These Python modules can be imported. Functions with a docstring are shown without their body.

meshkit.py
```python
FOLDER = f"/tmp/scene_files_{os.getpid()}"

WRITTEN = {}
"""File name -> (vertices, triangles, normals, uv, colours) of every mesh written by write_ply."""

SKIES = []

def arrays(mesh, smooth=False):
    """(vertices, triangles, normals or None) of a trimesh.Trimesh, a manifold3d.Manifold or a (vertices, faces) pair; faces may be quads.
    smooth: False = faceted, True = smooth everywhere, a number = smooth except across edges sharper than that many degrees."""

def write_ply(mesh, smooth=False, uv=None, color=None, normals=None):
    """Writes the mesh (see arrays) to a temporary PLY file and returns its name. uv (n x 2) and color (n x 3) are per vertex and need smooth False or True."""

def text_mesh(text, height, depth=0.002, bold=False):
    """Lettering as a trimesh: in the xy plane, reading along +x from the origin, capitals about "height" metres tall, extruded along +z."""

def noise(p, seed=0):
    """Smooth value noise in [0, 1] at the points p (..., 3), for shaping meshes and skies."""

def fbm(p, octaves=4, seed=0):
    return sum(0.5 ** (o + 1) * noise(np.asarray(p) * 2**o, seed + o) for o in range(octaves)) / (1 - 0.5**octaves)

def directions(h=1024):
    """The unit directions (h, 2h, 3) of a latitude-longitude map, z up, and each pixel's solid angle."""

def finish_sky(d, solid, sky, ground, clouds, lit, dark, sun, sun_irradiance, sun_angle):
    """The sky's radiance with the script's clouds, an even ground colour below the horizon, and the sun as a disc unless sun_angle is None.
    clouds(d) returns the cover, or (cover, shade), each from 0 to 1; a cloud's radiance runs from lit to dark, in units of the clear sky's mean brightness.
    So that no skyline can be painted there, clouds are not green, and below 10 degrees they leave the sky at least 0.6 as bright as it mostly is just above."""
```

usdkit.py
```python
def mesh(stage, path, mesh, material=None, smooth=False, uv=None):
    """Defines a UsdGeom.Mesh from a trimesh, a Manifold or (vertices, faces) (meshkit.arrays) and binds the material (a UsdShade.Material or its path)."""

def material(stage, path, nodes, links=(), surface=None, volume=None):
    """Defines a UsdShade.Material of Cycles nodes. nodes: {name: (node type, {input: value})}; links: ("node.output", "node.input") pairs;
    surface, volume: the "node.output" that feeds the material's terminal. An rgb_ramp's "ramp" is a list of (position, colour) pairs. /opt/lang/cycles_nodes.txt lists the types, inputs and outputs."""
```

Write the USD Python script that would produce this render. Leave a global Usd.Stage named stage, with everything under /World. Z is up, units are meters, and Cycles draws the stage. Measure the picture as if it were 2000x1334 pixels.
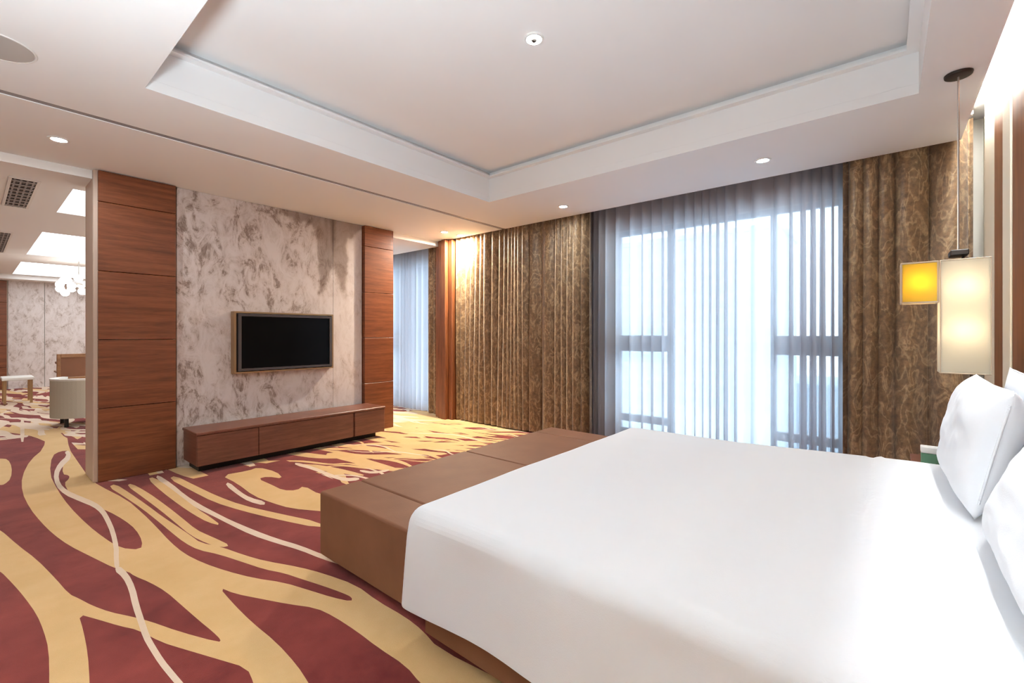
import math, random
import numpy as np, trimesh, manifold3d as mf
import usdkit, meshkit
from shapely.geometry import Polygon, box as sbox
from shapely.ops import unary_union
from pxr import Usd, UsdGeom, UsdLux, UsdShade, Gf, Sdf, Vt

stage = Usd.Stage.CreateInMemory()
UsdGeom.SetStageUpAxis(stage, 'Z'); UsdGeom.SetStageMetersPerUnit(stage, 1.0)
UsdGeom.Xform.Define(stage, '/World'); UsdGeom.Scope.Define(stage, '/World/Looks')
W = 2000.0
# ---------------------------------------------------------------- camera, sky, lights, exposure
FPX, YAW, V0, EYE = 880.0, math.radians(39.7), 652.0, 1.25
cam = UsdGeom.Camera.Define(stage, '/World/camera')
cam.CreateHorizontalApertureAttr(36.0); cam.CreateVerticalApertureAttr(36.0 * 1334 / 2000)
cam.CreateFocalLengthAttr(FPX / W * 36.0)
cam.CreateVerticalApertureOffsetAttr(-(667.0 - V0) / W * 36.0)
cam.CreateClippingRangeAttr((0.05, 2000.0))
cam.CreateExposureAttr(1.85)
fw = Gf.Vec3d(math.cos(YAW), math.sin(YAW), 0); rt = Gf.Vec3d(math.sin(YAW), -math.cos(YAW), 0)
cam.AddTransformOp().Set(Gf.Matrix4d(rt[0], rt[1], 0, 0, 0, 0, 1, 0, -fw[0], -fw[1], 0, 0, 0, 0, EYE, 1))

SKY_RADIANCE = 0.66           # even bright overcast daylight
DOWNLIGHT = 165.0            # recessed lamps
COVE = 34.0                  # led strip behind the ceiling lip over the headboard
COFFER = 0.85                 # luminous ceiling panels of the living room
UPLIGHT = 66.0               # open-topped floor lamp by the left wall
BULB = 16.0                  # bulbs in the pendant
sky = UsdLux.DomeLight.Define(stage, '/World/sky')
sky.CreateColorAttr((0.86, 0.93, 1.0)); sky.CreateIntensityAttr(SKY_RADIANCE)

# ---------------------------------------------------------------- helpers
used = {}
def fresh(parent, name):
    key = (parent, name); n = used.get(key, 0); used[key] = n + 1
    return f'{parent}/{name}' if n == 0 else f'{parent}/{name}_{n:03d}'
def ppath(parent):
    return '/World' if parent is None else (parent if isinstance(parent, str) else str(parent.GetPath()))
def obj(name, mesh, mat, parent=None, smooth=False):
    return usdkit.mesh(stage, fresh(ppath(parent), name), mesh, M[mat], smooth=smooth).GetPrim()
def tag(p, label=None, cat=None, group=None, kind=None):
    for k, v in (('label', label), ('category', cat), ('group', group), ('kind', kind)):
        if v: p.SetCustomDataByKey(k, v)
    return p
def thing(name, label, cat, loc=(0, 0, 0), rotz=0, group=None):
    x = UsdGeom.Xform.Define(stage, fresh('/World', name))
    x.AddTranslateOp().Set(Gf.Vec3d(*map(float, loc)))
    if rotz: x.AddRotateZOp().Set(float(rotz))
    return tag(x.GetPrim(), label, cat, group)
def setting(name):
    return tag(UsdGeom.Xform.Define(stage, fresh('/World', name)).GetPrim(), kind='structure')
def dup(root, label, loc, rotz=0):
    was = root.GetCustomData()
    r = thing(root.GetName().rstrip('0123456789').rstrip('_'), label, was['category'], loc, rotz, was.get('group'))
    r.GetReferences().AddInternalReference(root.GetPath()); r.SetInstanceable(True)
    return r
def bx(x0, x1, y0, y1, z0, z1, r=0.0):
    x0, x1 = sorted((x0, x1)); y0, y1 = sorted((y0, y1)); z0, z1 = sorted((z0, z1))
    if r <= 0:
        m = trimesh.creation.box([x1 - x0, y1 - y0, z1 - z0]); m.apply_translation([(x0 + x1) / 2, (y0 + y1) / 2, (z0 + z1) / 2]); return m
    r = min(r, .49 * min(x1 - x0, y1 - y0, z1 - z0))
    c = []
    for i in (0, 1, 2):                      # chamfered box: hull of three slabs
        d = [r, r, r]; d[i] = 0
        a = trimesh.creation.box([x1 - x0 - 2 * d[0], y1 - y0 - 2 * d[1], z1 - z0 - 2 * d[2]]).vertices
        c.append(a)
    m = trimesh.convex.convex_hull(np.vstack(c)); m.apply_translation([(x0 + x1) / 2, (y0 + y1) / 2, (z0 + z1) / 2]); return m
def rbox(x0, x1, y0, y1, z0, z1, r, seg=16):
    """rounded box: hull of eight spheres"""
    s = [mf.Manifold.sphere(r, seg).translate((x, y, z)) for x in (x0 + r, x1 - r) for y in (y0 + r, y1 - r) for z in (z0 + r, z1 - r)]
    return mf.Manifold.batch_hull(s)
def cyl(r, z0, z1, x=0, y=0, n=24):
    m = trimesh.creation.cylinder(r, z1 - z0, sections=n); m.apply_translation([x, y, (z0 + z1) / 2]); return m
def rod(a, b, r, n=10):
    return trimesh.creation.cylinder(r, segment=[a, b], sections=n)
def cat(*ms): return trimesh.util.concatenate(list(ms))
def lathe(profile, n=32, x=0, y=0, z=0):
    m = trimesh.creation.revolve(np.array(profile, float), sections=n); m.apply_translation([x, y, z]); return m
def tm(man):
    m = man.to_mesh(); return trimesh.Trimesh(m.vert_properties[:, :3], m.tri_verts, process=True)
def extr(poly, z0, z1):
    out = []
    for g in getattr(poly, 'geoms', [poly]):
        if g.is_empty or g.area < 1e-5: continue
        m = trimesh.creation.extrude_polygon(g, z1 - z0, engine='earcut'); m.apply_translation([0, 0, z0]); out.append(m)
    return cat(*out)

# ---------------------------------------------------------------- materials
M = {}
def mat(name, nodes, links, surface, volume=None):
    M[name] = usdkit.material(stage, f'/World/Looks/{name}', nodes, links, surface=surface)
def plain(name, col, rough=.5, metallic=0., bump=0., scale=60., var=0., vscale=3., spec=.5, sheen=0., coat=0.):
    n = {'p': ('principled_bsdf', {'base_color': col, 'roughness': rough, 'metallic': metallic, 'specular_ior_level': spec, 'sheen_weight': sheen, 'coat_weight': coat}), 'g': ('texture_coordinate', {})}
    l = []
    if var:
        n['n'] = ('noise_texture', {'scale': vscale, 'detail': 5.})
        n['r'] = ('rgb_ramp', {'ramp': [(.25, tuple(c * (1 - var) for c in col)), (.75, tuple(min(1, c * (1 + var)) for c in col))]})
        l += [('g.object', 'n.vector'), ('n.fac', 'r.fac'), ('r.color', 'p.base_color')]
    if bump:
        n['b'] = ('noise_texture', {'scale': scale, 'detail': 3.}); n['u'] = ('bump', {'strength': bump, 'distance': .004})
        l += [('g.object', 'b.vector'), ('b.fac', 'u.height'), ('u.normal', 'p.normal')]
    mat(name, n, l, 'p.BSDF')
def wood(name, dark, mid, light, stretch=(1., 1., 16.), rough=.38, scale=2.2):
    """straight grain; stretch makes the grain thin along the axes with large numbers"""
    mat(name, {'g': ('texture_coordinate', {}), 'm': ('mapping', {'scale': stretch}), 'oi': ('object_info', {}),
               'w': ('noise_texture', {'scale': scale, 'detail': 6., 'roughness': .6, 'distortion': .35}),
               'f': ('noise_texture', {'scale': scale * 7, 'detail': 3., 'roughness': .6}),
               'x': ('mix_float', {'fac': .28}), 'r': ('rgb_ramp', {'ramp': [(.28, dark), (.5, mid), (.74, light)]}),
               'p': ('principled_bsdf', {'roughness': rough, 'coat_weight': .15, 'coat_roughness': .25})},
        [('g.object', 'm.vector'), ('m.vector', 'w.vector'), ('m.vector', 'f.vector'), ('w.fac', 'x.a'), ('f.fac', 'x.b'), ('x.result', 'r.fac'), ('r.color', 'p.base_color')], 'p.BSDF')
def emit(name, col, s): mat(name, {'e': ('emission', {'color': col, 'strength': s})}, [], 'e.emission')

plain('ceiling_paint', (.89, .885, .88), .85, bump=.05, scale=300)
plain('wall_paint', (.74, .69, .61), .8, bump=.05, scale=200)
plain('cream_panel', (.78, .70, .56), .6)
plain('end_panel', (.62, .47, .38), .5)
plain('seam_dark', (.20, .18, .17), .7)
plain('track_grey', (.30, .28, .28), .5)
plain('mesh_grey', (.50, .47, .44), .6)
plain('lamp_frame', (.62, .50, .36), .4)
plain('header_brown', (.42, .25, .19), .6)
wood('sapele', (.10, .026, .009), (.205, .060, .021), (.30, .098, .038), (1., 1., 15.))
wood('sapele_upright', (.10, .028, .010), (.23, .075, .027), (.34, .125, .048), (14., 14., 1.))
wood('walnut', (.095, .034, .021), (.18, .066, .042), (.25, .10, .065), (1.4, 1., 18.))
wood('desk_wood', (.16, .07, .03), (.30, .14, .06), (.40, .21, .10), (2., 9., 9.))
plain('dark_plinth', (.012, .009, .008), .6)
plain('leather', (.235, .105, .058), .6, spec=.25, bump=.18, scale=160, var=.10, vscale=5)
plain('leather_side', (.235, .112, .062), .5, bump=.18, scale=160, var=.10, vscale=5)
plain('linen', (.76, .77, .80), .85, bump=.10, scale=260, sheen=.1)
plain('pillow_linen', (.80, .82, .86), .85, bump=.10, scale=260, sheen=.1)
plain('black_screen', (.003, .003, .0035), .22, spec=.12)
plain('bezel', (.10, .085, .085), .35, .4)
plain('bronze', (.42, .27, .14), .35, .75)
plain('dark_metal', (.05, .04, .035), .4, .6)
plain('steel', (.55, .53, .50), .3, .9)
plain('white_metal', (.82, .80, .77), .4)
plain('window_frame', (.40, .44, .50), .45)
plain('armchair_fabric', (.50, .46, .38), .9, bump=.3, scale=150)
plain('tower_wall', (.52, .60, .66), .7)
plain('tower_band', (.45, .54, .61), .3)
plain('green_print', (.12, .27, .16), .6)
plain('card', (.80, .78, .74), .6)
plain('crystal', (.9, .9, .9), .1)
emit('downlight_glow', (.86, .96, 1.), DOWNLIGHT)
emit('cove_glow', (.93, .98, 1.), COVE)
emit('coffer_glow', (.95, .98, 1.), COFFER)
emit('bulb_glow', (1., .84, .60), BULB)
emit('uplight_glow', (.80, .95, 1.04), UPLIGHT)
emit('downlight_glow_bright', (1., .86, .66), DOWNLIGHT * 12)
emit('crystal_glow', (1., .95, .88), 2.2)
def shade(name, col, tr):
    mat(name, {'d': ('diffuse_bsdf', {'color': col}), 't': ('translucent_bsdf', {'color': tr}), 'x': ('mix_closure', {'fac': .62})},
        [('d.BSDF', 'x.closure1'), ('t.BSDF', 'x.closure2')], 'x.closure')
shade('cream_shade', (.86, .82, .72), (.66, .63, .56)); shade('yellow_shade', (.90, .74, .16), (.74, .58, .10))
# window glass: sun and sky pass, with a faint mirror at grazing angles
mat('pane_glass', {'t': ('transparent_bsdf', {'color': (.86, .93, .97)}), 'g': ('glossy_bsdf', {'color': (1., 1., 1.), 'roughness': .02}), 'f': ('fresnel', {'IOR': 1.45}), 'x': ('mix_closure', {})},
    [('f.fac', 'x.fac'), ('t.BSDF', 'x.closure1'), ('g.BSDF', 'x.closure2')], 'x.closure')
# sheer: an open weave, denser where seen along the cloth
mat('sheer', {'l': ('layer_weight', {'blend': .42}), 'mr': ('map_range', {'from_min': 0., 'from_max': 1., 'to_min': .76, 'to_max': .99}),
              't': ('transparent_bsdf', {'color': (1., 1., 1.)}), 'd': ('diffuse_bsdf', {'color': (.46, .40, .38)}), 'tr': ('translucent_bsdf', {'color': (.76, .80, .88)}),
              'c': ('mix_closure', {'fac': .55}), 'x': ('mix_closure', {})},
    [('l.facing', 'mr.value'), ('mr.result', 'x.fac'), ('t.BSDF', 'x.closure1'), ('d.BSDF', 'c.closure1'), ('tr.BSDF', 'c.closure2'), ('c.closure', 'x.closure2')], 'x.closure')
# drapes: bronze damask with paler branching lines
mat('damask', {'g': ('texture_coordinate', {}), 'm': ('mapping', {'scale': (3., 17., 6.)}),
               'v': ('noise_texture', {'scale': .85, 'detail': 2.5, 'roughness': .5, 'distortion': 1.1}), 'sb': ('math', {'math_type': 'subtract', 'value2': .5}), 'ab': ('math', {'math_type': 'absolute'}),
               'r': ('rgb_ramp', {'ramp': [(0., (.36, .245, .135)), (.022, (.31, .20, .108)), (.06, (.205, .120, .058)), (.3, (.178, .100, .047))]}),
               'n': ('noise_texture', {'scale': 30., 'detail': 5., 'roughness': .65}), 'r2': ('rgb_ramp', {'ramp': [(.34, (.66, .66, .66)), (.66, (1.35, 1.32, 1.25))]}),
               'mx': ('mix', {'mix_type': 'multiply', 'fac': 1.}), 'p': ('principled_bsdf', {'roughness': .5, 'sheen_weight': .3})},
    [('g.object', 'm.vector'), ('m.vector', 'v.vector'), ('v.fac', 'sb.value1'), ('sb.value', 'ab.value1'), ('ab.value', 'r.fac'), ('g.object', 'n.vector'), ('n.fac', 'r2.fac'),
     ('r.color', 'mx.color1'), ('r2.color', 'mx.color2'), ('mx.color', 'p.base_color')], 'p.BSDF')
# marble: pale ground, warm brown smears and thin dark veins; the big stain is a vertex property of the slab
mat('marble', {'g': ('geometry', {}), 'm': ('mapping', {'scale': (1.6, 1., .85), 'rotation': (0., .55, 0.)}), 's': ('attribute', {'attribute': 'stain'}), 'a': ('attribute', {'attribute': 'veining'}),
               'n1': ('noise_texture', {'scale': 2.7, 'detail': 10., 'roughness': .68, 'distortion': 1.4}),
               'n2': ('noise_texture', {'scale': 6.5, 'detail': 8., 'roughness': .72, 'distortion': .8}),
               'r1': ('rgb_ramp', {'ramp': [(.36, (0., 0., 0.)), (.50, (.5, .5, .5)), (.57, (1., 1., 1.)), (.63, (.45, .45, .45)), (.8, (.9, .9, .9))]}),
               'r2': ('rgb_ramp', {'ramp': [(.40, (.05, .05, .05)), (.60, (1.1, 1.1, 1.1))]}),
               'k': ('math', {'math_type': 'multiply'}), 'k2': ('math', {'math_type': 'multiply'}), 'k3': ('math', {'math_type': 'multiply_add', 'value2': .55}),
               'add': ('math', {'math_type': 'add', 'use_clamp': True}),
               'r': ('rgb_ramp', {'ramp': [(0., (.73, .665, .65)), (.30, (.60, .52, .49)), (.55, (.385, .305, .265)), (1., (.19, .13, .105))]}),
               'p': ('principled_bsdf', {'roughness': .3})},
    [('g.position', 'm.vector'), ('m.vector', 'n1.vector'), ('m.vector', 'n2.vector'), ('n1.fac', 'r1.fac'), ('n2.fac', 'r2.fac'), ('r1.color', 'k.value1'), ('r2.color', 'k.value2'),
     ('k.value', 'k2.value1'), ('a.fac', 'k2.value2'), ('n2.fac', 'k3.value1'), ('s.fac', 'add.value1'), ('k2.value', 'add.value2'), ('add.value', 'r.fac'), ('r.color', 'p.base_color')], 'p.BSDF')
def carpet(name, c0, c1):
    mat(name, {'g': ('texture_coordinate', {}), 'n': ('noise_texture', {'scale': 2.6, 'detail': 6., 'roughness': .65}), 'f': ('noise_texture', {'scale': 420., 'detail': 2.}),
               'r': ('rgb_ramp', {'ramp': [(.3, c0), (.7, c1)]}), 'u': ('bump', {'strength': .5, 'distance': .004}), 'p': ('principled_bsdf', {'roughness': .95, 'sheen_weight': .15, 'specular_ior_level': .1})},
        [('g.object', 'n.vector'), ('g.object', 'f.vector'), ('n.fac', 'r.fac'), ('r.color', 'p.base_color'), ('f.fac', 'u.height'), ('u.normal', 'p.normal')], 'p.BSDF')
carpet('red_pile', (.16, .020, .020), (.34, .062, .050)); carpet('gold_pile', (.74, .47, .20), (.82, .55, .27)); carpet('cream_pile', (.78, .60, .45), (.86, .68, .53))

# carpet figures on the floor, in metres
GOLD = [[(0.606,7.99),(0.517,7.05),(0.383,6.51),(0.294,5.83),(0.265,5.24),(0.277,4.71),(0.305,4.3),(0.334,4),(0.376,3.71),(0.439,3.42),(0.496,3.16),(0.535,3.06),(0.543,2.99),(0.58,2.85),(0.609,2.69),(0.625,2.49),(0.641,2.29),(0.652,2.18),(0.657,2.09),(0.646,2.08),(0.564,2.28),(0.496,2.48),(0.452,2.58),(0.405,2.68),(0.361,2.81),(0.329,2.94),(0.306,3.02),(0.281,3.27),(0.239,3.62),(0.185,3.94),(0.125,4.36),(-0.073,5.34),(-0.165,4.93),(0.103,3.6),(0.142,3.34),(0.169,3.13),(0.192,2.91),(0.2,2.73),(0.201,2.55),(0.183,2.3),(0.156,2.02),(0.244,1.92),(0.275,2.19),(0.296,2.4),(0.307,2.6),(0.311,2.77),(0.357,2.66),(0.412,2.52),(0.455,2.43),(0.497,2.26),(0.544,2.14),(0.608,1.98),(0.664,1.84),(0.65,1.74),(0.597,1.49),(0.74,1.32),(0.776,1.59),(0.79,1.71),(0.795,1.9),(0.782,2.12),(0.781,2.33),(0.787,2.53),(0.816,2.41),(0.878,2.27),(0.941,2.13),(1.01,2),(1.03,1.88),(1.04,1.71),(1.04,1.56),(1.05,1.39),(1.03,1.28),(1.01,0.999),(1.22,0.749),(1.23,1.04),(1.19,1.37),(1.22,1.5),(1.23,1.63),(1.22,1.83),(1.23,2.03),(1.18,2.26),(1.13,2.42),(1.04,2.63),(0.992,2.79),(0.945,3),(0.883,3.16),(0.877,3.31),(0.86,3.58),(0.843,3.83),(0.83,4.14),(0.804,4.59),(0.777,4.94),(0.726,4.89),(0.76,4.5),(0.79,4.08),(0.805,3.71),(0.812,3.48),(0.822,3.23),(0.846,3.06),(0.904,2.91),(0.959,2.7),(1,2.54),(1.05,2.42),(1.08,2.3),(1.12,2.15),(1.15,2.02),(1.16,1.95),(1.14,1.92),(1.1,2.02),(1.06,2.16),(1.01,2.33),(0.93,2.49),(0.864,2.68),(0.814,2.87),(0.781,3.07),(0.771,3.31),(0.774,3.63),(0.772,3.98),(0.759,4.41),(0.683,4.99),(0.664,5.29),(0.68,6.22),(0.693,6.83),(0.77,7.79)],
 [(0.865,4.86),(0.899,4.49),(0.916,4.04),(0.923,3.68),(0.925,3.39),(0.95,3.22),(0.964,3.14),(0.985,2.98),(0.942,2.99),(0.906,3.11),(0.877,3.31),(0.871,3.62),(0.865,3.94),(0.848,4.38),(0.828,4.81)],
 [(1.03,4.92),(1.04,4.47),(1.05,4.06),(1.04,3.78),(1.05,3.56),(1.05,3.33),(1.01,3.46),(0.991,3.69),(0.98,3.96),(0.973,4.42),(0.982,4.9)],
 [(1.16,4.83),(1.19,4.37),(1.22,3.97),(1.27,3.62),(1.37,3.27),(1.49,2.88),(1.44,2.8),(1.32,3.17),(1.23,3.5),(1.16,3.84),(1.13,4.26),(1.1,4.76)],
 [(1.42,4.52),(1.43,4.17),(1.4,3.75),(1.43,3.49),(1.47,3.28),(1.58,3.07),(1.67,2.9),(1.84,3.18),(1.74,3.38),(1.76,3.69),(1.67,3.62),(1.6,3.71),(1.6,3.92),(1.59,4.17),(1.67,4.17),(1.73,4),(1.78,4.25),(1.73,4.53),(1.63,4.48)],
 [(2.02,4.36),(2.15,4.13),(2.22,3.77),(2.24,3.49),(2.14,3.71),(2.07,3.98)],
 [(2.36,4.53),(2.51,4.43),(2.53,4.12),(2.54,3.73),(2.54,3.41),(2.4,3.6),(2.38,3.95),(2.35,4.24)],
 [(2.93,4.38),(3.03,4.18),(3.1,3.79),(3.22,3.5),(3.07,3.54),(2.93,3.81)],
 [(3.53,4.88),(3.64,4.64),(3.79,4.36),(3.88,4.04),(4.04,3.81),(3.75,3.91),(3.54,4.29)],
 [(3.97,5.59),(4.27,5.17),(4.37,4.33),(4.44,3.58),(4.79,4.07),(4.73,4.68),(4.79,5.52),(4.6,6.1)],
 [(0.197,6.84),(0.247,6.74),(0.256,6.3),(0.23,5.81),(0.187,5.63),(0.162,5.63),(0.09,5.79),(0.108,6.91)],
 [(0.267,9.27),(0.377,8.9),(0.587,8.89),(0.731,8.26),(0.74,7.63),(0.661,6.87),(0.597,6.66),(0.601,7.1),(0.545,7.68),(0.461,8.16),(0.251,8.73)]]
HOLE = [[(0.682,6.73),(0.62,6.77),(0.541,6.58),(0.457,5.74),(0.451,5.09),(0.462,4.55),(0.494,4.02),(0.527,3.69),(0.562,3.44),(0.635,3.32),(0.667,3.45),(0.68,3.69),(0.665,3.93),(0.626,4.22),(0.586,4.37),(0.522,4.66),(0.502,4.95),(0.506,5.29),(0.55,5.42),(0.564,5.55),(0.529,5.65),(0.583,6.14)]]
CREAM = [[(0.643,6.69),(0.639,6.46),(0.549,6.15),(0.479,5.72),(0.453,5.26),(0.472,4.91),(0.526,4.63),(0.572,4.41),(0.586,4.22),(0.58,4),(0.567,3.75),(0.538,3.46),(0.517,3.33),(0.494,3.16),(0.511,3.14),(0.535,3.31),(0.559,3.45),(0.591,3.76),(0.607,4.03),(0.615,4.28),(0.599,4.51),(0.551,4.75),(0.498,5.03),(0.484,5.32),(0.505,5.66),(0.56,5.97),(0.657,6.31),(0.686,6.75)],
 [(0.489,3.14),(0.503,3.01),(0.498,2.85),(0.478,2.66),(0.467,2.5),(0.456,2.35),(0.456,2.25),(0.458,2.12),(0.465,2.01),(0.474,1.89),(0.489,1.7),(0.497,1.6),(0.513,1.61),(0.506,1.71),(0.492,1.9),(0.484,2.02),(0.477,2.13),(0.476,2.26),(0.477,2.35),(0.489,2.5),(0.501,2.65),(0.523,2.85),(0.53,3.04),(0.516,3.19)],
 [(1.03,4.86),(1.04,4.49),(1.04,4.11),(1.04,3.8),(1.07,3.54),(1.09,3.31),(1.12,3.03),(1.17,2.8),(1.22,2.61),(1.25,2.41),(1.29,2.24),(1.32,2.28),(1.28,2.45),(1.25,2.66),(1.2,2.86),(1.16,3.09),(1.12,3.38),(1.1,3.61),(1.08,3.87),(1.07,4.18),(1.08,4.58),(1.07,4.98)],
 [(1.35,4.2),(1.33,3.85),(1.33,3.65),(1.37,3.48),(1.41,3.56),(1.37,3.73),(1.37,3.92),(1.4,4.28)],
 [(1.98,4.33),(2.02,4.05),(2.01,3.75),(2.03,3.52),(2.13,3.46),(2.17,3.54),(2.08,3.6),(2.06,3.82),(2.07,4.14),(2.03,4.43)],
 [(2.26,3.67),(2.3,3.52),(2.44,3.48),(2.48,3.54),(2.34,3.57),(2.3,3.73)],
 [(0.479,9.8),(0.377,7.71),(0.407,7.67),(0.518,9.75)]]
# ---------------------------------------------------------------- the room
H, HL, XW, YT, YH = 2.63, 2.56, 4.84, 5.08, -.56        # ceiling, living room ceiling, window wall, television wall, headboard wall
XL, YF = -3.2, 15.3                                     # left wall, far living room wall
# floor: carpet with gold and cream figures cut into the red pile (each colour a part)
def smooth(pts, it=1):
    p = np.array(pts, float)
    for _ in range(it):
        q = np.roll(p, -1, 0); p = np.stack([.75 * p + .25 * q, .25 * p + .75 * q], 1).reshape(-1, 2)
    return Polygon(p).buffer(0)
gold = unary_union([smooth(g) for g in GOLD]).difference(unary_union([smooth(g) for g in HOLE]))
cream = unary_union([smooth(g) for g in CREAM])
rng = random.Random(11)
def sliver(x, y, ang, L, w, bend):
    t = np.linspace(-1, 1, 15); d = np.array([math.cos(ang), math.sin(ang)]); n = np.array([-d[1], d[0]])
    c = np.array([x, y]) + np.outer(t * L / 2, d) + np.outer(bend * t * t + .04 * np.sin(t * 4 + x * 7), n); hw = w / 2 * (1 - t ** 2) ** .6
    return Polygon(np.vstack([c + n * hw[:, None], (c - n * hw[:, None])[::-1]])).buffer(0)
def scatter(x0, x1, y0, y1, n, Lr, wr, ang0, seed):
    r = random.Random(seed)
    return unary_union([sliver(r.uniform(x0, x1), r.uniform(y0, y1), ang0 + r.uniform(-.22, .22), r.uniform(*Lr), r.uniform(*wr), r.uniform(-.12, .12)) for _ in range(n)])
room = sbox(XL, YH, XW, YF)
traced = sbox(-.6, 1.0, 1.15, 5.0).union(sbox(1.0, 1.0, 2.0, 4.6)).union(sbox(-.2, 5, .75, 8.0))
more = scatter(1.75, XW, 1.4, 5.4, 120, (.6, 1.5), (.03, .085), -1.2, 3).union(scatter(2.6, XW, 3.9, 5.4, 30, (.8, 1.6), (.08, .16), -1.2, 23))
more = more.union(scatter(-3.1, -.7, 1., 5.5, 40, (1., 1.9), (.1, .3), -1.3, 19)).union(scatter(-.6, XW, 5.2, 15.2, 150, (.8, 2.2), (.08, .22), -1.35, 5)).union(scatter(-3., 2.5, YH, 1.2, 26, (1., 1.8), (.12, .3), -1.3, 9)).union(scatter(2.5, XW, 4.6, 9.0, 40, (.9, 1.9), (.12, .26), -1.22, 6))
gold = gold.union(more.difference(traced)).intersection(room)
cream = cream.union(scatter(1.8, XW, 1.4, 5.4, 34, (.5, 1.3), (.015, .035), -1.22, 4).union(scatter(-.6, XW, 5.2, 15.2, 420, (.5, 1.5), (.05, .15), -1.35, 8)).difference(traced)).intersection(room)
gold = gold.difference(cream)
red = room.difference(gold).difference(cream)
floor = setting('floor')
obj('carpet_ground', extr(red, -.02, 0), 'red_pile', floor); obj('gold_figure', extr(gold, -.02, .0), 'gold_pile', floor); obj('cream_figure', extr(cream, -.02, .0), 'cream_pile', floor)

# ceiling: soffit with a deep tray, cove slot over the headboard, track groove, lower ceiling with coffers beyond
TX0, TX1, TY0, TY1, TZ = .63, 3.48, -.145, 3.20, 2.93
ceiling = setting('ceiling')
tray = sbox(TX0, TY0, TX1, TY1)
groove = sbox(XL, 3.85, 4.50, 3.915)
soff = sbox(XL, -.41, 4.50, 5.17).difference(tray).difference(groove)
obj('soffit', extr(soff, H, H + .06), 'ceiling_paint', ceiling)
obj('track_groove', bx(XL, 4.50, 3.85, 3.915, H + .006, H + .06), 'track_grey', ceiling)
for a in ((TX0 - .04, TX0, TY0 - .04, TY1 + .04), (TX1, TX1 + .04, TY0 - .04, TY1 + .04), (TX0, TX1, TY0 - .04, TY0), (TX0, TX1, TY1, TY1 + .04)):
    obj('tray_side', bx(*a, H + .0605, TZ + .03), 'ceiling_paint', ceiling)
LW = .055
for a in ((TX0, TX0 + LW, TY0, TY1), (TX1 - LW, TX1, TY0, TY1), (TX0 + LW, TX1 - LW, TY0, TY0 + LW), (TX0 + LW, TX1 - LW, TY1 - LW, TY1)):
    obj('tray_ledge', bx(*a, TZ - .060, TZ - .045), 'ceiling_paint', ceiling)
obj('tray_top', bx(TX0 - .04, TX1 + .04, TY0 - .04, TY1 + .04, TZ, TZ + .06), 'ceiling_paint', ceiling)
obj('cove_top', bx(XL, 4.50, YH - .1, -.30, 2.97, 3.02), 'ceiling_paint', ceiling)
obj('cove_back', bx(XL, 4.50, -.33, -.30, H + .06, 2.97), 'ceiling_paint', ceiling)
obj('curtain_pocket', cat(bx(4.50, XW + .1, YH - .1, YF, 2.86, 2.92), bx(4.47, 4.50, -.41, 5.17, H + .06, 2.86), bx(4.47, 4.50, 5.17, YF, HL + .06, 2.86)), 'ceiling_paint', ceiling)
cof = [(.60, 3.6, 5.66, 6.88), (.60, 3.6, 8.35, 10.9), (.60, 3.6, 12.1, 14.7)]
liv = sbox(XL, 5.17, 4.50, YF)
for c in cof: liv = liv.difference(sbox(c[0], c[2], c[1], c[3]))
obj('lower_ceiling', extr(liv, HL, HL + .06), 'ceiling_paint', ceiling)
obj('ceiling_step', bx(XL, 4.50, 5.16, 5.17, HL, H + .06), 'ceiling_paint', ceiling)
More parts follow.
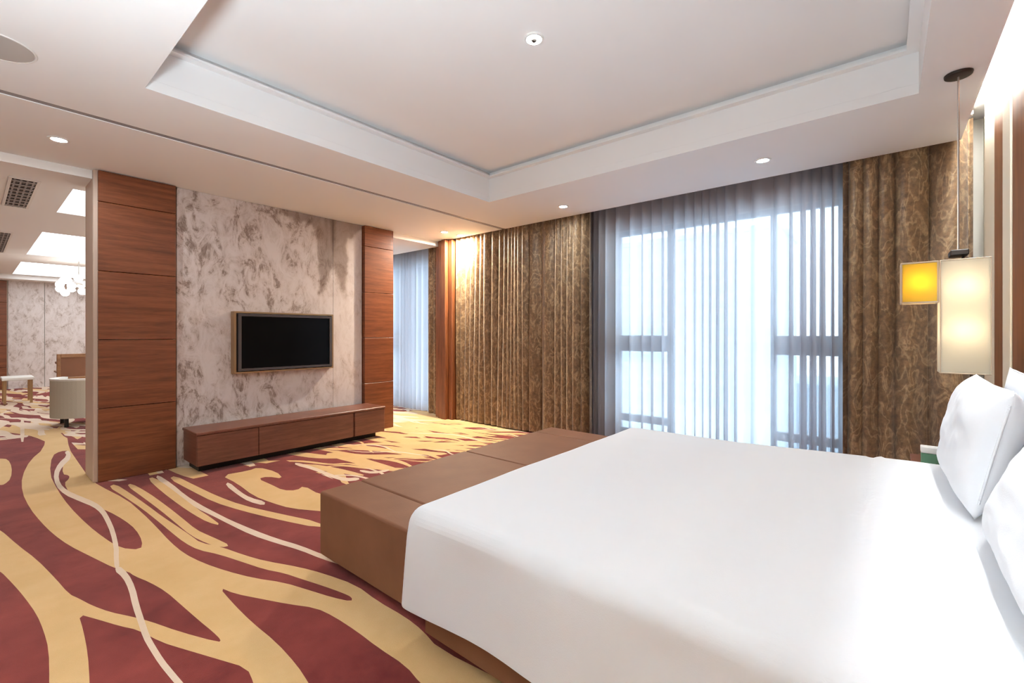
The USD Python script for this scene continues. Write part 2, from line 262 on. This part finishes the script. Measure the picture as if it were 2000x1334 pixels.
for c in cof:
    obj('coffer_rim', cat(bx(c[0] - .03, c[0], c[2] - .03, c[3] + .03, HL + .06, HL + .2), bx(c[1], c[1] + .03, c[2] - .03, c[3] + .03, HL + .06, HL + .2), bx(c[0], c[1], c[2] - .03, c[2], HL + .06, HL + .2), bx(c[0], c[1], c[3], c[3] + .03, HL + .06, HL + .2)), 'ceiling_paint', ceiling)
    obj('coffer_light', bx(c[0], c[1], c[2], c[3], HL + .16, HL + .2), 'coffer_glow', ceiling)
obj('far_beam', bx(XL, 4.5, YF - .5, YF - .02, HL - .10, HL), 'ceiling_paint', ceiling)
obj('cove_strip', bx(XL + .1, 4.45, -.495, -.460, 2.958, 2.9695), 'cove_glow', ceiling)

# outer walls
wl = setting('wall_left'); obj('plaster', bx(XL - .1, XL, YH - .1, YF, 0, 3.02), 'wall_paint', wl)
wf = setting('wall_far')
obj('plaster', bx(XL, XW, YF, YF + .1, 0, 2.9), 'wall_paint', wf)
def slab(y, x0, x1, z0, z1, parent, stain, veining, t=.02, step=.02, facing=-1):
    nx, nz = max(2, int((x1 - x0) / step)), max(2, int((z1 - z0) / step))
    X, Z = np.meshgrid(np.linspace(x0, x1, nx), np.linspace(z0, z1, nz), indexing='ij')
    v = np.stack([X.ravel(), np.full(X.size, y), Z.ravel()], 1); i, j = np.meshgrid(np.arange(nx - 1), np.arange(nz - 1), indexing='ij'); a = (i * nz + j).ravel()
    f = np.vstack([np.stack([a, a + nz, a + nz + 1], 1), np.stack([a, a + nz + 1, a + 1], 1)])
    b = bx(x0, x1, y + .0005, y + t, z0, z1); V = np.vstack([v, b.vertices]); Fc = np.vstack([f, b.faces + len(v)])
    p = obj('marble_slab', (V, Fc), 'marble', parent)
    for nm, fn in (('stain', stain), ('veining', veining)):
        UsdGeom.PrimvarsAPI(p).CreatePrimvar(nm, Sdf.ValueTypeNames.FloatArray, 'vertex').Set(Vt.FloatArray.FromNumpy(np.clip(fn(V[:, 0], V[:, 2]), 0, 1).astype(np.float32)))
    return p
none = lambda x, z: 0 * x
for x0, x1 in ((.56, 1.13), (1.14, 2.2), (2.21, 3.3), (3.31, 4.3)):
    slab(YF - .03, x0, x1, 0, HL - .1, wf, none, lambda x, z: 0 * x + .55, step=.05)
for k in range(5): obj('wood_panel', bx(-.55, .54, YF - .05, YF - .001, k * .49 + .003, k * .49 + .487, .004), 'sapele', wf)

# headboard wall: cream plaster, upright wood panels standing proud, all lit by the cove
wh = setting('wall_headboard')
obj('plaster', bx(XL, XW + .1, YH - .1, YH, 0, 2.97), 'cream_panel', wh)
obj('pilaster', bx(4.10, 4.50, YH, YH + .035, 0, 2.968, .006), 'cream_panel', wh)
obj('pilaster', bx(3.55, 3.76, YH, YH + .05, 0, 2.80, .006), 'cream_panel', wh)
obj('wood_panel', bx(3.77, 4.09, YH, YH + .04, 0, 2.74, .006), 'sapele_upright', wh)
for x0, x1 in ((2.60, 3.53), (1.65, 2.59), (.70, 1.64), (-.3, .69)): obj('wood_panel', bx(x0, x1, YH, YH + .045, 0, 2.80, .006), 'sapele_upright', wh)

# television wall: core, horizontal sapele boards either side of a book-matched marble face, pale end panel
wt = setting('wall_television')
obj('core', bx(.72, 3.60, YT + .08, 5.44, 0, H - .001), 'wall_paint', wt)
obj('end_panel', bx(.662, .70, YT + .03, 5.50, 0, H - .001, .004), 'end_panel', wt)
obj('end_panel', bx(3.602, 3.625, YT + .09, 5.46, 0, H - .001, .004), 'sapele', wt)
obj('back_panel', bx(.72, 3.60, 5.441, 5.46, 0, HL), 'wall_paint', wt)
zz = [0.0, .62, 1.20, 1.78, 2.364, H - .004]
for x0, x1 in ((.690, 1.228), (3.20, 3.63)):
    for z0, z1 in zip(zz[:-1], zz[1:]): obj('wood_panel', bx(x0, x1, YT, YT + .079, z0 + .002, z1 - .002, .003), 'sapele', wt)
def stain(x, z):
    d = np.abs(x - 2.80); p = np.stack([x * 6, z * 6, 0 * x], -1); w = (meshkit.fbm(p, 4, 3) - .5) * .22; w2 = (meshkit.fbm(p * 2.2, 4, 8) - .5) * .3
    cap = (z - (2.42 + .22 * np.clip((d - .25) / .5, 0, 1) + w)) * 14
    cap = np.where(x < 2.05 + w, -1, cap)
    outer = .235 - .05 * np.clip((2.5 - z) / .6, 0, 1); leg = np.minimum((outer - d + w * .35) * 22, (z - 1.66 + w2 * .3) * 9)
    leg = np.minimum(leg, (d - (2.06 - z) * .42 + .04 + w * .2) * 14)
    spine = np.clip(1 - d / (.03 + .04 * (meshkit.fbm(np.stack([0 * x, z * 9, 0 * x], -1), 3, 5) - .2)), 0, 1) * np.clip((z - 2.1) * 3, 0, 1)
    return .72 * np.clip(np.maximum(cap, leg), 0, 1) * (.8 + .9 * w2) + .5 * spine
def veining(x, z):
    p = np.stack([x * 1.3, z * 1.3, 0 * x], -1)
    return .8 * np.clip(1.25 - np.clip((x - 2.05) / .9, 0, 1) * .95 + (meshkit.fbm(p, 3, 2) - .5) * .9, .05, 1)
slab(5.13, 1.245, 2.7985, .003, H - .003, wt, stain, veining, t=.029)
slab(5.13, 2.8015, 3.19, .003, H - .003, wt, stain, veining, t=.029)

# window wall with two openings
ww = setting('wall_window')
wins = [(.28, 2.46, .10, 2.44), (5.35, 9.6, .06, 2.44)]
wp = sbox(YH - .1, 0, YF, 2.9)
for a in wins: wp = wp.difference(sbox(a[0], a[2], a[1], a[3]))
m = extr(wp, 0, .22); m.apply_transform(np.array([[0, 0, 1, XW], [1, 0, 0, 0], [0, 1, 0, 0], [0, 0, 0, 1.]])); obj('plaster', m, 'wall_paint', ww)
obj('header_panel', bx(XW - .02, XW - .001, -.5, 4.8, 2.44, 2.858), 'header_brown', ww)
def window(n, y0, y1, z0, z1, mull, trans):
    w = setting(f'window_{n}'); x0, x1 = XW + .06, XW + .14; t = .045
    for a in ((y0, y0 + t, z0, z1), (y1 - t, y1, z0, z1), (y0 + t, y1 - t, z0, z0 + t), (y0 + t, y1 - t, z1 - t, z1)): obj('window_frame', bx(x0, x1, *a, .006), 'window_frame', w)
    ed = [y0 + t] + [v for q in mull for v in (q - .022, q + .022)] + [y1 - t]
    for q in mull: obj('mullion', bx(x0 + .002, x1 - .002, q - .022, q + .022, z0 + t, z1 - t, .004), 'window_frame', w)
    for k in range(0, len(ed), 2):
        a, b = ed[k], ed[k + 1]
        if trans[k // 2]:
            obj('transom', bx(x0 + .004, x1 - .004, a, b, 1.05, 1.23, .004), 'window_frame', w)
            obj('rail', bx(x0 + .004, x1 - .004, a, b, .235, .315, .004), 'window_frame', w)
            for zz0, zz1 in ((z0 + t, .235), (.315, 1.05), (1.23, z1 - t)): obj('pane', bx(x0 + .035, x0 + .043, a, b, zz0, zz1), 'pane_glass', w)
        else: obj('pane', bx(x0 + .035, x0 + .043, a, b, z0 + t, z1 - t), 'pane_glass', w)
window(1, *wins[0], [.83, 1.83], [1, 0, 1]); window(2, *wins[1], [6.4, 7.45, 8.5], [0, 1, 0, 1])
# wood column on the window wall between the two curtains: three stepped boards
col = setting('trim_1')
for y0, y1, x0 in ((4.84, 4.93, 4.47), (4.931, 5.03, 4.42), (5.031, 5.13, 4.45), (5.131, 5.24, 4.50)): obj('board', bx(x0, 4.60, y0, y1, 0, 2.625, .008), 'sapele_upright', col)
obj('core', bx(4.601, XW, 4.86, 5.22, 0, 2.855), 'wall_paint', col)

# towers across the street, far below and beyond the glass
for lab, x, y, w, d, z1, ga in (('pale blue office tower seen through the right side of the sheer curtain', 95, -34, 34, 24, 9, 3.4), ('wide pale glass tower behind the left side of the sheer curtain', 120, 42, 46, 26, 26, 3.6), ('low pale building seen through the middle of the sheer curtain', 150, 8, 50, 30, -14, 3.4)):
    tw = thing('office_tower', lab, 'building', (x, y, -90.))
    obj('facade', bx(0, d, -w / 2, w / 2, 0, 90 + z1), 'tower_wall', tw)
    for k in range(12): obj('window_band', bx(-.25, -.01, -w / 2 + 1, w / 2 - 1, 90 + z1 - (k + 1) * ga, 90 + z1 - (k + 1) * ga + 1.7), 'tower_band', tw)
    obj('parapet', bx(-.4, d + .4, -w / 2 - .4, w / 2 + .4, 90 + z1 + .01, 90 + z1 + 1.2), 'tower_wall', tw)

# ---------------------------------------------------------------- curtains
def curtain(x, y0, y1, z0, z1, period, amp, seed, fold=1.0):
    r = np.random.RandomState(seed); n = int((y1 - y0) / .006); nz = 26
    s = np.linspace(0, 1, n); c = meshkit.noise(np.stack([s * (y1 - y0) * 2.2, 0 * s, 0 * s + seed], -1), seed) - .5
    ph = 2 * np.pi * (s * (y1 - y0) / period + 2.4 * c)
    zs = np.linspace(z0, z1, nz); S, Zg = np.meshgrid(s, zs, indexing='ij'); P = np.repeat(ph[:, None], nz, 1); t = (z1 - Zg) / (z1 - z0)
    a = amp * (.72 + .28 * t ** .5) * (.45 + 1. * meshkit.noise(np.stack([S * (y1 - y0) * 5, t * .6, 0 * S + 7], -1), seed))
    drift = .35 * (meshkit.noise(np.stack([S * (y1 - y0) * 3, t * 1.2, 0 * S + 3], -1), seed + 1) - .5) * t
    X = x + a * (np.sin(P + drift * 2) + .28 * np.sin(2 * P + 1)); Y = y0 + S * (y1 - y0) + fold * .75 * a * np.cos(P + drift * 2) * np.clip(np.minimum(S, 1 - S) * 12, 0, 1)
    v = np.stack([X, Y, Zg], -1).reshape(-1, 3); i, j = np.meshgrid(np.arange(n - 1), np.arange(nz - 1), indexing='ij'); k = (i * nz + j).ravel()
    return v, np.vstack([np.stack([k, k + nz, k + nz + 1], 1), np.stack([k, k + nz + 1, k + 1], 1)])
def curtain_thing(name, label, ct, x, y0, y1, z0, period, amp, seed, m):
    t = thing(name, label, ct)
    obj('cloth', curtain(x, y0, y1, z0, 2.80, period, amp, seed), m, t, smooth=True)
    obj('track', bx(x - .02, x + .02, y0, y1, 2.815, 2.845, .004), 'white_metal', t)
curtain_thing('drape', 'wide bronze patterned drape between the wood column and the sheer curtain', 'curtain', 4.585, 2.60, 4.835, .015, .098, .066, 21, 'damask')
curtain_thing('drape', 'bronze patterned drape gathered beside the headboard behind the pendant lamp', 'curtain', 4.585, -.48, .27, .015, .098, .066, 34, 'damask')
curtain_thing('drape', 'narrow bronze patterned drape behind the wood column at the corridor window', 'curtain', 4.61, 5.26, 5.52, .015, .10, .035, 5, 'damask')
curtain_thing('sheer_curtain', 'long translucent grey-blue sheer curtain across the bedroom window behind the bed', 'curtain', 4.72, .20, 2.72, .015, .105, .045, 55, 'sheer')
curtain_thing('sheer_curtain', 'pale sheer curtain in the corridor beyond the television wall', 'curtain', 4.70, 5.45, 9.4, .015, .12, .04, 77, 'sheer')

# ---------------------------------------------------------------- bed
bed = thing('bed', 'king-size bed with a smooth white duvet and brown leather base', 'bed', (2.12, .45, 0))
def at_bed(m): m = m.copy() if hasattr(m, 'copy') else tm(m); m.apply_translation([-2.12, -.45, 0]); return m
obj('base', at_bed(bx(1.165, 3.09, -.46, 1.43, .045, .29, .012)), 'leather', bed)
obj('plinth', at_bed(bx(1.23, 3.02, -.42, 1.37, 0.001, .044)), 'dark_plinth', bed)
obj('mattress', at_bed(bx(1.21, 3.05, -.44, 1.38, .291, .47, .03)), 'linen', bed)
outer = rbox(1.105, 3.15, -.46, 1.475, .0, .565, .065, 32).trim_by_plane((0, 0, 1), .19)
inner = mf.Manifold.cube((1.955, 1.97, .50)).translate((1.15, -.55, .0))
dv = tm((outer - inner).refine_to_length(.016)); v = dv.vertices.copy()
cx, cy = 2.12, .5
top = np.clip((v[:, 2] - .45) / .1, 0, 1); low = 1 - np.clip((v[:, 2] - .19) / .38, 0, 1)
u = np.clip(1 - np.abs(v[:, 0] - cx) / 1.03, 0, 1); w = np.where(v[:, 1] < cy, 1., np.clip(1 - np.abs(v[:, 1] - cy) / 1.0, 0, 1))
q = v * np.array([2.2, 2.2, 2.2])
v[:, 2] += top * (.022 * np.minimum(1, 2.5 * u) * np.minimum(1, 2.5 * w) + .012 * (meshkit.fbm(q, 3, 4) - .5))
v[:, 2] += top * .030 * np.clip((v[:, 0] - 2.0) / 1.0, 0, 1) * np.clip((.7 - v[:, 1]) / .8, 0, 1)
v[:, 2] -= top * .010 * np.exp(-((v[:, 1] - .06) / .010) ** 2) - top * .008 * np.exp(-((v[:, 1] - .025) / .010) ** 2)
dirx, diry = np.sign(v[:, 0] - cx) * (np.abs(v[:, 0] - cx) > .97), np.where(v[:, 1] > 1.40, 1., 0.)
wave = .010 * np.sin(v[:, 1] * 9 + 1.3) + .02 * (meshkit.fbm(np.stack([v[:, 1] * 3, v[:, 0] * 3, v[:, 2] * 1.5], -1), 3, 6) - .5)
wave -= .005 * np.exp(-((v[:, 1] - .05) / .010) ** 2)
v[:, 0] += dirx * (low ** 1.2 * .025 + wave * (1 - top)); v[:, 1] += diry * (low * .012)
v[:, 2] += low * np.clip((1.45 - v[:, 1]) / 2, 0, 1) * .05
dv.vertices = v; obj('duvet', at_bed(dv), 'linen', bed, smooth=50)

hb = thing('headboard', 'brown leather headboard panel behind the pillows', 'headboard', (2.09, -.49, 0))
obj('panel', bx(-1.0, 1.0, -.021, .021, .002, .96, .012), 'leather', hb)
# ---------------------------------------------------------------- pillows
def pillow(L, Hh, T, seed):
    n = 44; a = np.linspace(-1, 1, n); A, B = np.meshgrid(a, a, indexing='ij')
    # pillow outline: sides bow in, corners stand out
    px = A * (1 - .045 * (1 - B ** 2) * np.abs(A) ** 3) * L / 2; pz = B * (1 - .07 * (1 - A ** 2) * np.abs(B) ** 3) * Hh / 2
    th = T / 2 * ((1 - A ** 6) * (1 - B ** 4)).clip(0) ** .55 * (1 - .22 * A ** 2 * B ** 2)
    nz = meshkit.fbm(np.stack([A * 2.5 + seed, B * 2.5, 0 * A], -1), 3, seed) - .5
    th = th * (1 + .28 * nz)
    f1 = np.stack([px, th, pz], -1).reshape(-1, 3); f2 = np.stack([px, -th, pz], -1).reshape(-1, 3)
    i, j = np.meshgrid(np.arange(n - 1), np.arange(n - 1), indexing='ij'); k = (i * n + j).ravel()
    fa = np.vstack([np.stack([k, k + 1, k + n + 1], 1), np.stack([k, k + n + 1, k + n], 1)])
    m = trimesh.Trimesh(np.vstack([f1, f2]), np.vstack([fa, fa[:, ::-1] + n * n]), process=True); m.merge_vertices(); return m
def piping(L, Hh):
    t = np.linspace(0, 2 * np.pi, 121)[:-1]; c, s = np.cos(t), np.sin(t); A = np.sign(c) * np.abs(c) ** .22; B = np.sign(s) * np.abs(s) ** .22
    px = A * (1 - .045 * (1 - B ** 2) * np.abs(A) ** 3) * L / 2; pz = B * (1 - .07 * (1 - A ** 2) * np.abs(B) ** 3) * Hh / 2
    ring = np.stack([px, 0 * px, pz], -1); return cat(*[rod(ring[k], ring[(k + 1) % 120], .004, 6) for k in range(120)])
for lab, x, y, z, tilt, L, Hh, T, sd in (('plump white pillow leaning at the far side of the bed beneath the pendant lamp', 2.63, -.282, .835, 12, .84, .46, .165, 3), ('white pillow behind the far leaning pillow, against the brown headboard', 2.63, -.428, .848, 2, .84, .50, .07, 4),
        ('white pillow in the near right corner with a dark gap along its lower edge', 1.67, -.335, .800, 22, .85, .43, .15, 5)):
    t = thing('pillow', lab, 'pillow', (x, y, z - Hh / 2))
    R = trimesh.transformations.rotation_matrix(math.radians(tilt), [1, 0, 0]); 
    m = pillow(L, Hh, T, sd); m.apply_transform(R); m.apply_translation([0, 0, Hh / 2]); obj('cover', m, 'pillow_linen', t, smooth=60)
    m = piping(L, Hh); m.apply_transform(R); m.apply_translation([0, 0, Hh / 2]); obj('piping', m, 'pillow_linen', t, smooth=True)

# ---------------------------------------------------------------- bench at the foot of the bed
bench = thing('bench', 'long low brown leather bench across the foot of the bed', 'bench', (2.33, 1.95, 0))
xs = [1.222, 1.47, 2.33, 3.19, 3.44]
def at_bench(m): m = m if isinstance(m, trimesh.Trimesh) else tm(m); m.apply_translation([-2.33, -1.95, 0]); return m
for a, b in zip(xs[:-1], xs[1:]): obj('cushion', at_bench(rbox(a + .0015, b - .0015, 1.52, 2.385, .045, .39, .014, 16)), 'leather', bench, smooth=40)
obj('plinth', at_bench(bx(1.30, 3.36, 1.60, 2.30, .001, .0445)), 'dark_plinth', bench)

# ---------------------------------------------------------------- television and console
tv = thing('television', 'black flat television in a bronze surround on the marble wall', 'television', (2.23, 5.129, 1.16))
def at_tv(m): m.apply_translation([-2.23, -5.129, -1.16]); return m
obj('surround', at_tv(cat(bx(1.70, 1.722, 5.045, 5.128, .845, 1.478), bx(2.738, 2.76, 5.045, 5.128, .845, 1.478), bx(1.722, 2.738, 5.045, 5.128, .845, .862), bx(1.722, 2.738, 5.045, 5.128, 1.461, 1.478))), 'bronze', tv)
obj('housing', at_tv(bx(1.735, 2.725, 5.06, 5.127, .875, 1.45, .004)), 'dark_metal', tv)
obj('bezel', at_tv(cat(bx(1.735, 1.765, 5.03, 5.0595, .870, 1.455), bx(2.705, 2.735, 5.03, 5.0595, .870, 1.455), bx(1.765, 2.705, 5.03, 5.0595, .870, .895), bx(1.765, 2.705, 5.03, 5.0595, 1.43, 1.455))), 'bezel', tv)
obj('screen', at_tv(bx(1.765, 2.705, 5.04, 5.0595, .895, 1.43)), 'black_screen', tv)
con = thing('media_console', 'low dark walnut media console beneath the television', 'console', (2.25, 4.88, 0))
def at_con(m): m.apply_translation([-2.25, -4.88, 0]); return m
obj('carcass', at_con(bx(1.285, 3.22, 4.70, 5.079, .07, .345, .004)), 'walnut', con)
obj('top', at_con(bx(1.275, 3.23, 4.675, 5.079, .3455, .372, .005)), 'walnut', con)
for a, b in ((1.287, 1.792), (1.797, 2.80), (2.822, 3.218)): obj('door', at_con(bx(a, b, 4.682, 4.699, .072, .342, .003)), 'walnut', con)
obj('plinth', at_con(bx(1.33, 3.17, 4.80, 5.07, .001, .069)), 'dark_plinth', con)

# ---------------------------------------------------------------- pendant lamp and nightstand
lamp = thing('pendant_lamp', 'pendant lamp with a tall cream shade and a small yellow shade', 'lamp', (3.35, -.31, 1.03))
def at_lamp(m): m.apply_translation([-3.35, .31, -1.03]); return m
def open_box(x0, x1, y0, y1, z0, z1, t=.004, ends=True):
    a = [bx(x0, x0 + t, y0, y1, z0, z1), bx(x1 - t, x1, y0, y1, z0, z1), bx(x0 + t, x1 - t, y0, y0 + t, z0, z1), bx(x0 + t, x1 - t, y1 - t, y1, z0, z1)]
    return cat(*a)
def edge_frame(x0, x1, y0, y1, z0, z1, t=.006):
    s = [rod((x, y, z0), (x, y, z1), t / 2, 6) for x in (x0, x1) for y in (y0, y1)]
    for z in (z0, z1): s += [rod((x0, y, z), (x1, y, z), t / 2, 6) for y in (y0, y1)] + [rod((x, y0, z), (x, y1, z), t / 2, 6) for x in (x0, x1)]
    return cat(*s)
B1 = (3.265, 3.435, -.405, -.220, 1.045, 1.635); B2 = (3.285, 3.415, -.213, -.065, 1.42, 1.635)
obj('shade', at_lamp(open_box(*B1)), 'cream_shade', lamp); s2 = obj('shade', at_lamp(open_box(*B2)), 'yellow_shade', lamp); tag(s2, 'small yellow side shade')
obj('frame', at_lamp(edge_frame(*B1)), 'lamp_frame', lamp); obj('frame', at_lamp(edge_frame(*B2, .010)), 'lamp_frame', lamp)
obj('diffuser', at_lamp(bx(B1[0] + .005, B1[1] - .005, B1[2] + .005, B1[3] - .005, 1.047, 1.051)), 'cream_shade', lamp)
for z in (1.27, 1.50):
    s = trimesh.creation.icosphere(2, .028); s.apply_translation([3.35, -.3125, z]); obj('bulb', at_lamp(s), 'bulb_glow', lamp, smooth=True)
s = trimesh.creation.icosphere(2, .022); s.apply_translation([3.35, -.14, 1.53]); obj('bulb', at_lamp(s), 'bulb_glow', lamp, smooth=True)
obj('stem', at_lamp(cat(rod((3.35, -.3125, 1.53), (3.35, -.3125, 1.672), .006), rod((3.35, -.3125, 1.30), (3.35, -.3125, 1.48), .005))), 'dark_metal', lamp)
obj('top_plate', at_lamp(cat(bx(3.27, 3.43, -.40, -.225, 1.636, 1.640), bx(3.29, 3.41, -.33, -.26, 1.66, 1.69, .004), bx(3.345, 3.355, -.225, -.07, 1.637, 1.642))), 'dark_metal', lamp)
obj('cord', at_lamp(rod((3.35, -.295, 1.69), (3.35, -.295, H - .012), .0045)), 'steel', lamp)
obj('canopy', at_lamp(lathe([(0, 0), (.048, 0), (.055, .004), (.057, .012), (.057, .016), (0, .016)], 32, 3.35, -.295, H - .018)), 'dark_metal', lamp, smooth=40)
ns = thing('nightstand', 'wooden nightstand beside the far side of the bed under the pendant', 'nightstand', (3.52, -.28, 0))
def at_ns(m): m.apply_translation([-3.52, .28, 0]); return m
obj('body', at_ns(bx(3.28, 3.76, -.50, -.13, .08, .47, .004)), 'sapele', ns); obj('top', at_ns(bx(3.26, 3.78, -.505, -.115, .471, .50, .005)), 'walnut', ns)
obj('drawer', at_ns(bx(3.29, 3.75, -.129, -.116, .28, .46, .003)), 'sapele', ns); obj('drawer', at_ns(bx(3.29, 3.75, -.129, -.116, .09, .27, .003)), 'sapele', ns); obj('plinth', at_ns(bx(3.31, 3.73, -.47, -.15, .001, .079)), 'dark_plinth', ns)
cb = thing('card_holder', 'small white and green card box standing on the nightstand', 'box', (3.40, -.195, .5005))
obj('box', bx(-.03, .03, -.045, .045, 0, .09, .003), 'green_print', cb); obj('lid', bx(-.032, .032, -.047, .047, .0905, .125, .003), 'card', cb)

# open-topped standing lamp against the left wall, beside where the photographer stands
fl = thing('floor_lamp', 'bronze standing lamp with an open bowl that lights the ceiling by the left wall', 'lamp', (-.50, .95, 0))
obj('base', lathe([(0, .001), (.14, .001), (.145, .012), (.13, .022), (0, .022)], 36), 'bronze', fl, smooth=40); obj('pole', cyl(.014, .0221, 1.02), 'bronze', fl)
obj('bowl', lathe([(.02, 1.02), (.14, 1.04), (.245, 1.095), (.255, 1.12), (.245, 1.12), (.235, 1.10), (.135, 1.05), (.0, 1.035)], 40), 'bronze', fl, smooth=40); obj('lamp_disc', cyl(.21, 1.088, 1.094, n=32), 'uplight_glow', fl)
# ---------------------------------------------------------------- ceiling fittings
def downlight(label, x, y, z, glow='downlight_glow'):
    t = thing('downlight', label, 'downlight', (x, y, z), group='recessed ceiling downlights')
    obj('trim_ring', lathe([(.040, .0), (.044, -.004), (.056, -.004), (.060, 0), (.060, .002), (.040, .002)], 28), 'white_metal', t, smooth=40)
    obj('lens', lathe([(0, -.0015), (.0385, -.0015), (.0385, .001), (0, .001)], 24), glow, t)
    return t
d0 = downlight('round downlight set in the left part of the soffit near the sliding track', .406, 4.514, H - .0025)
for lab, x, y, z in (('downlight in the soffit above the middle of the sheer curtain', 4.03, .754, H - .0025), ('downlight in the soffit above the bronze drape left of the sheer', 4.106, 2.689, H - .0025),
        ('dimmer downlight left of the bright one near the wood column', 4.111, 4.602, H - .0025)):
    dup(d0, lab, (x, y, z))
downlight('bright downlight close to the top of the wide drape by the wood column', 4.40, 4.593, H - .0025, 'downlight_glow_bright')
t = thing('spotlight', 'adjustable white spotlight with dark centre in the middle of the ceiling tray', 'spotlight', (2.051, 1.54, TZ - .003))
obj('trim_ring', lathe([(.041, 0), (.044, -.006), (.053, -.006), (.056, 0), (.056, .002), (.041, .002)], 32), 'white_metal', t, smooth=40)
obj('lens', lathe([(.021, -.002), (.040, -.002), (.040, .001), (.021, .001)], 32), 'downlight_glow', t)
obj('eyeball', lathe([(0, -.020), (.010, -.018), (.018, -.010), (.0205, .001), (0, .001)], 24), 'dark_metal', t, smooth=60)
sp = thing('ceiling_speaker', 'round flush speaker grille in the upper left of the ceiling', 'speaker', (.07, 3.28, H - .001))
obj('rim', lathe([(.14, 0), (.142, -.004), (.148, -.004), (.151, 0), (.14, 0.0005)], 40), 'white_metal', sp, smooth=40); obj('mesh_disc', lathe([(0, -.003), (.139, -.003), (.139, 0), (0, 0)], 40), 'mesh_grey', sp)
def grille(label, x0, x1, y0, y1):
    g = thing('air_grille', label, 'grille', ((x0 + x1) / 2, (y0 + y1) / 2, HL), group='air grilles in the living room ceiling'); a, b = (x1 - x0) / 2, (y1 - y0) / 2
    obj('frame', cat(bx(-a - .02, -a, -b - .02, b + .02, -.008, -.0005), bx(a, a + .02, -b - .02, b + .02, -.008, -.0005), bx(-a, a, -b - .02, -b, -.008, -.0005), bx(-a, a, b, b + .02, -.008, -.0005)), 'white_metal', g)
    obj('backing', bx(-a, a, -b, b, -.002, -.0005), 'dark_metal', g)
    for k in range(4): x = -a + (k + .5) * 2 * a / 4; obj('louvre', bx(x - .006, x + .006, -b, b, -.007, -.0021), 'track_grey', g)
    for k in range(9): y = -b + (k + .5) * 2 * b / 9; obj('cross_bar', bx(-a, a, y - .02, y + .02, -.0079, -.0071), 'track_grey', g)
grille('dark slotted air grille in the living room ceiling nearer the television wall', .228, .375, 5.62, 6.88)
grille('dark slotted air grille in the living room ceiling farther from the television wall', .20, .345, 8.75, 10.9)

# ---------------------------------------------------------------- living room beyond
ac = thing('armchair', 'cream upholstered tub armchair seen from behind in the living room', 'armchair', (1.05, 8.65, 0))
t_ = np.linspace(-.30 * np.pi, 1.30 * np.pi, 41); t2 = t_ + np.pi
def wallring(ro, ri, z0, z1):
    p = [(ro * math.cos(a), ro * math.sin(a)) for a in t2] + [(ri * math.cos(a), ri * math.sin(a)) for a in t2[::-1]]; return extr(Polygon(p), z0, z1)
obj('backrest', wallring(.36, .28, .12, .62), 'armchair_fabric', ac); obj('top_rail', wallring(.365, .275, .621, .645), 'card', ac); obj('seat', cyl(.275, .13, .42, n=36), 'armchair_fabric', ac)
for x in (-.22, .22):
    for y in (-.22, .22): obj('leg', cyl(.022, 0.001, .12, x, y, 10), 'dark_plinth', ac)
tb = thing('dining_table', 'wooden table in the living room behind the cream armchair', 'table', (1.75, 11.2, 0))
obj('tabletop', bx(-.75, .75, -.5, .5, .70, .745, .008), 'desk_wood', tb)
for x in (-.66, .66):
    for y in (-.42, .42): obj('leg', bx(x - .035, x + .035, y - .035, y + .035, .001, .6995, .004), 'walnut', tb)
ch = thing('dining_chair', 'wooden framed chair with a caned back behind the armchair', 'chair', (1.12, 10.3, 0))
obj('seat', bx(-.24, .24, -.22, .22, .42, .47, .012), 'armchair_fabric', ch)
obj('back_frame', cat(bx(-.24, -.195, -.245, -.205, .35, .93, .006), bx(.195, .24, -.245, -.205, .35, .93, .006), bx(-.195, .195, -.245, -.205, .87, .93, .006), bx(-.195, .195, -.24, -.21, .52, .56, .006)), 'desk_wood', ch)
obj('back_panel', bx(-.194, .194, -.232, -.218, .561, .869), 'leather', ch)
for x in (-.215, .215):
    for y in (-.19, .19): obj('leg', cyl(.02, .001, .419, x, y, 10), 'walnut', ch)
    obj('arm', bx(x - .02, x + .02, -.2, .2, .62, .65, .006), 'desk_wood', ch)
lt = thing('side_table', 'low pale topped side table before the far marble wall', 'table', (.56, 12.2, 0))
obj('tabletop', bx(-.20, .20, -.3, .3, .42, .47, .008), 'card', lt)
for x in (-.16, .16):
    for y in (-.25, .25): obj('leg', bx(x - .018, x + .018, y - .018, y + .018, .001, .4195), 'bronze', lt)
cd = thing('chandelier', 'cluster chandelier of white crystal globes before the far marble wall', 'chandelier', (1.26, 11.2, 2.1))
r = random.Random(4)
obj('stem', rod((0, 0, .12), (0, 0, HL - 2.1 - .005), .008), 'steel', cd); obj('hub', trimesh.creation.icosphere(2, .07), 'steel', cd, smooth=True)
for k in range(16):
    a = k * 2.39996; zc = -.14 + .28 * (k + .5) / 16; rr = math.sqrt(max(.02, .045 - zc * zc * .9)); s = trimesh.creation.icosphere(2, .062); s.apply_translation([rr * math.cos(a) * 1.2, rr * math.sin(a) * 1.2, zc]); obj('globe', s, 'crystal_glow', cd, smooth=True)
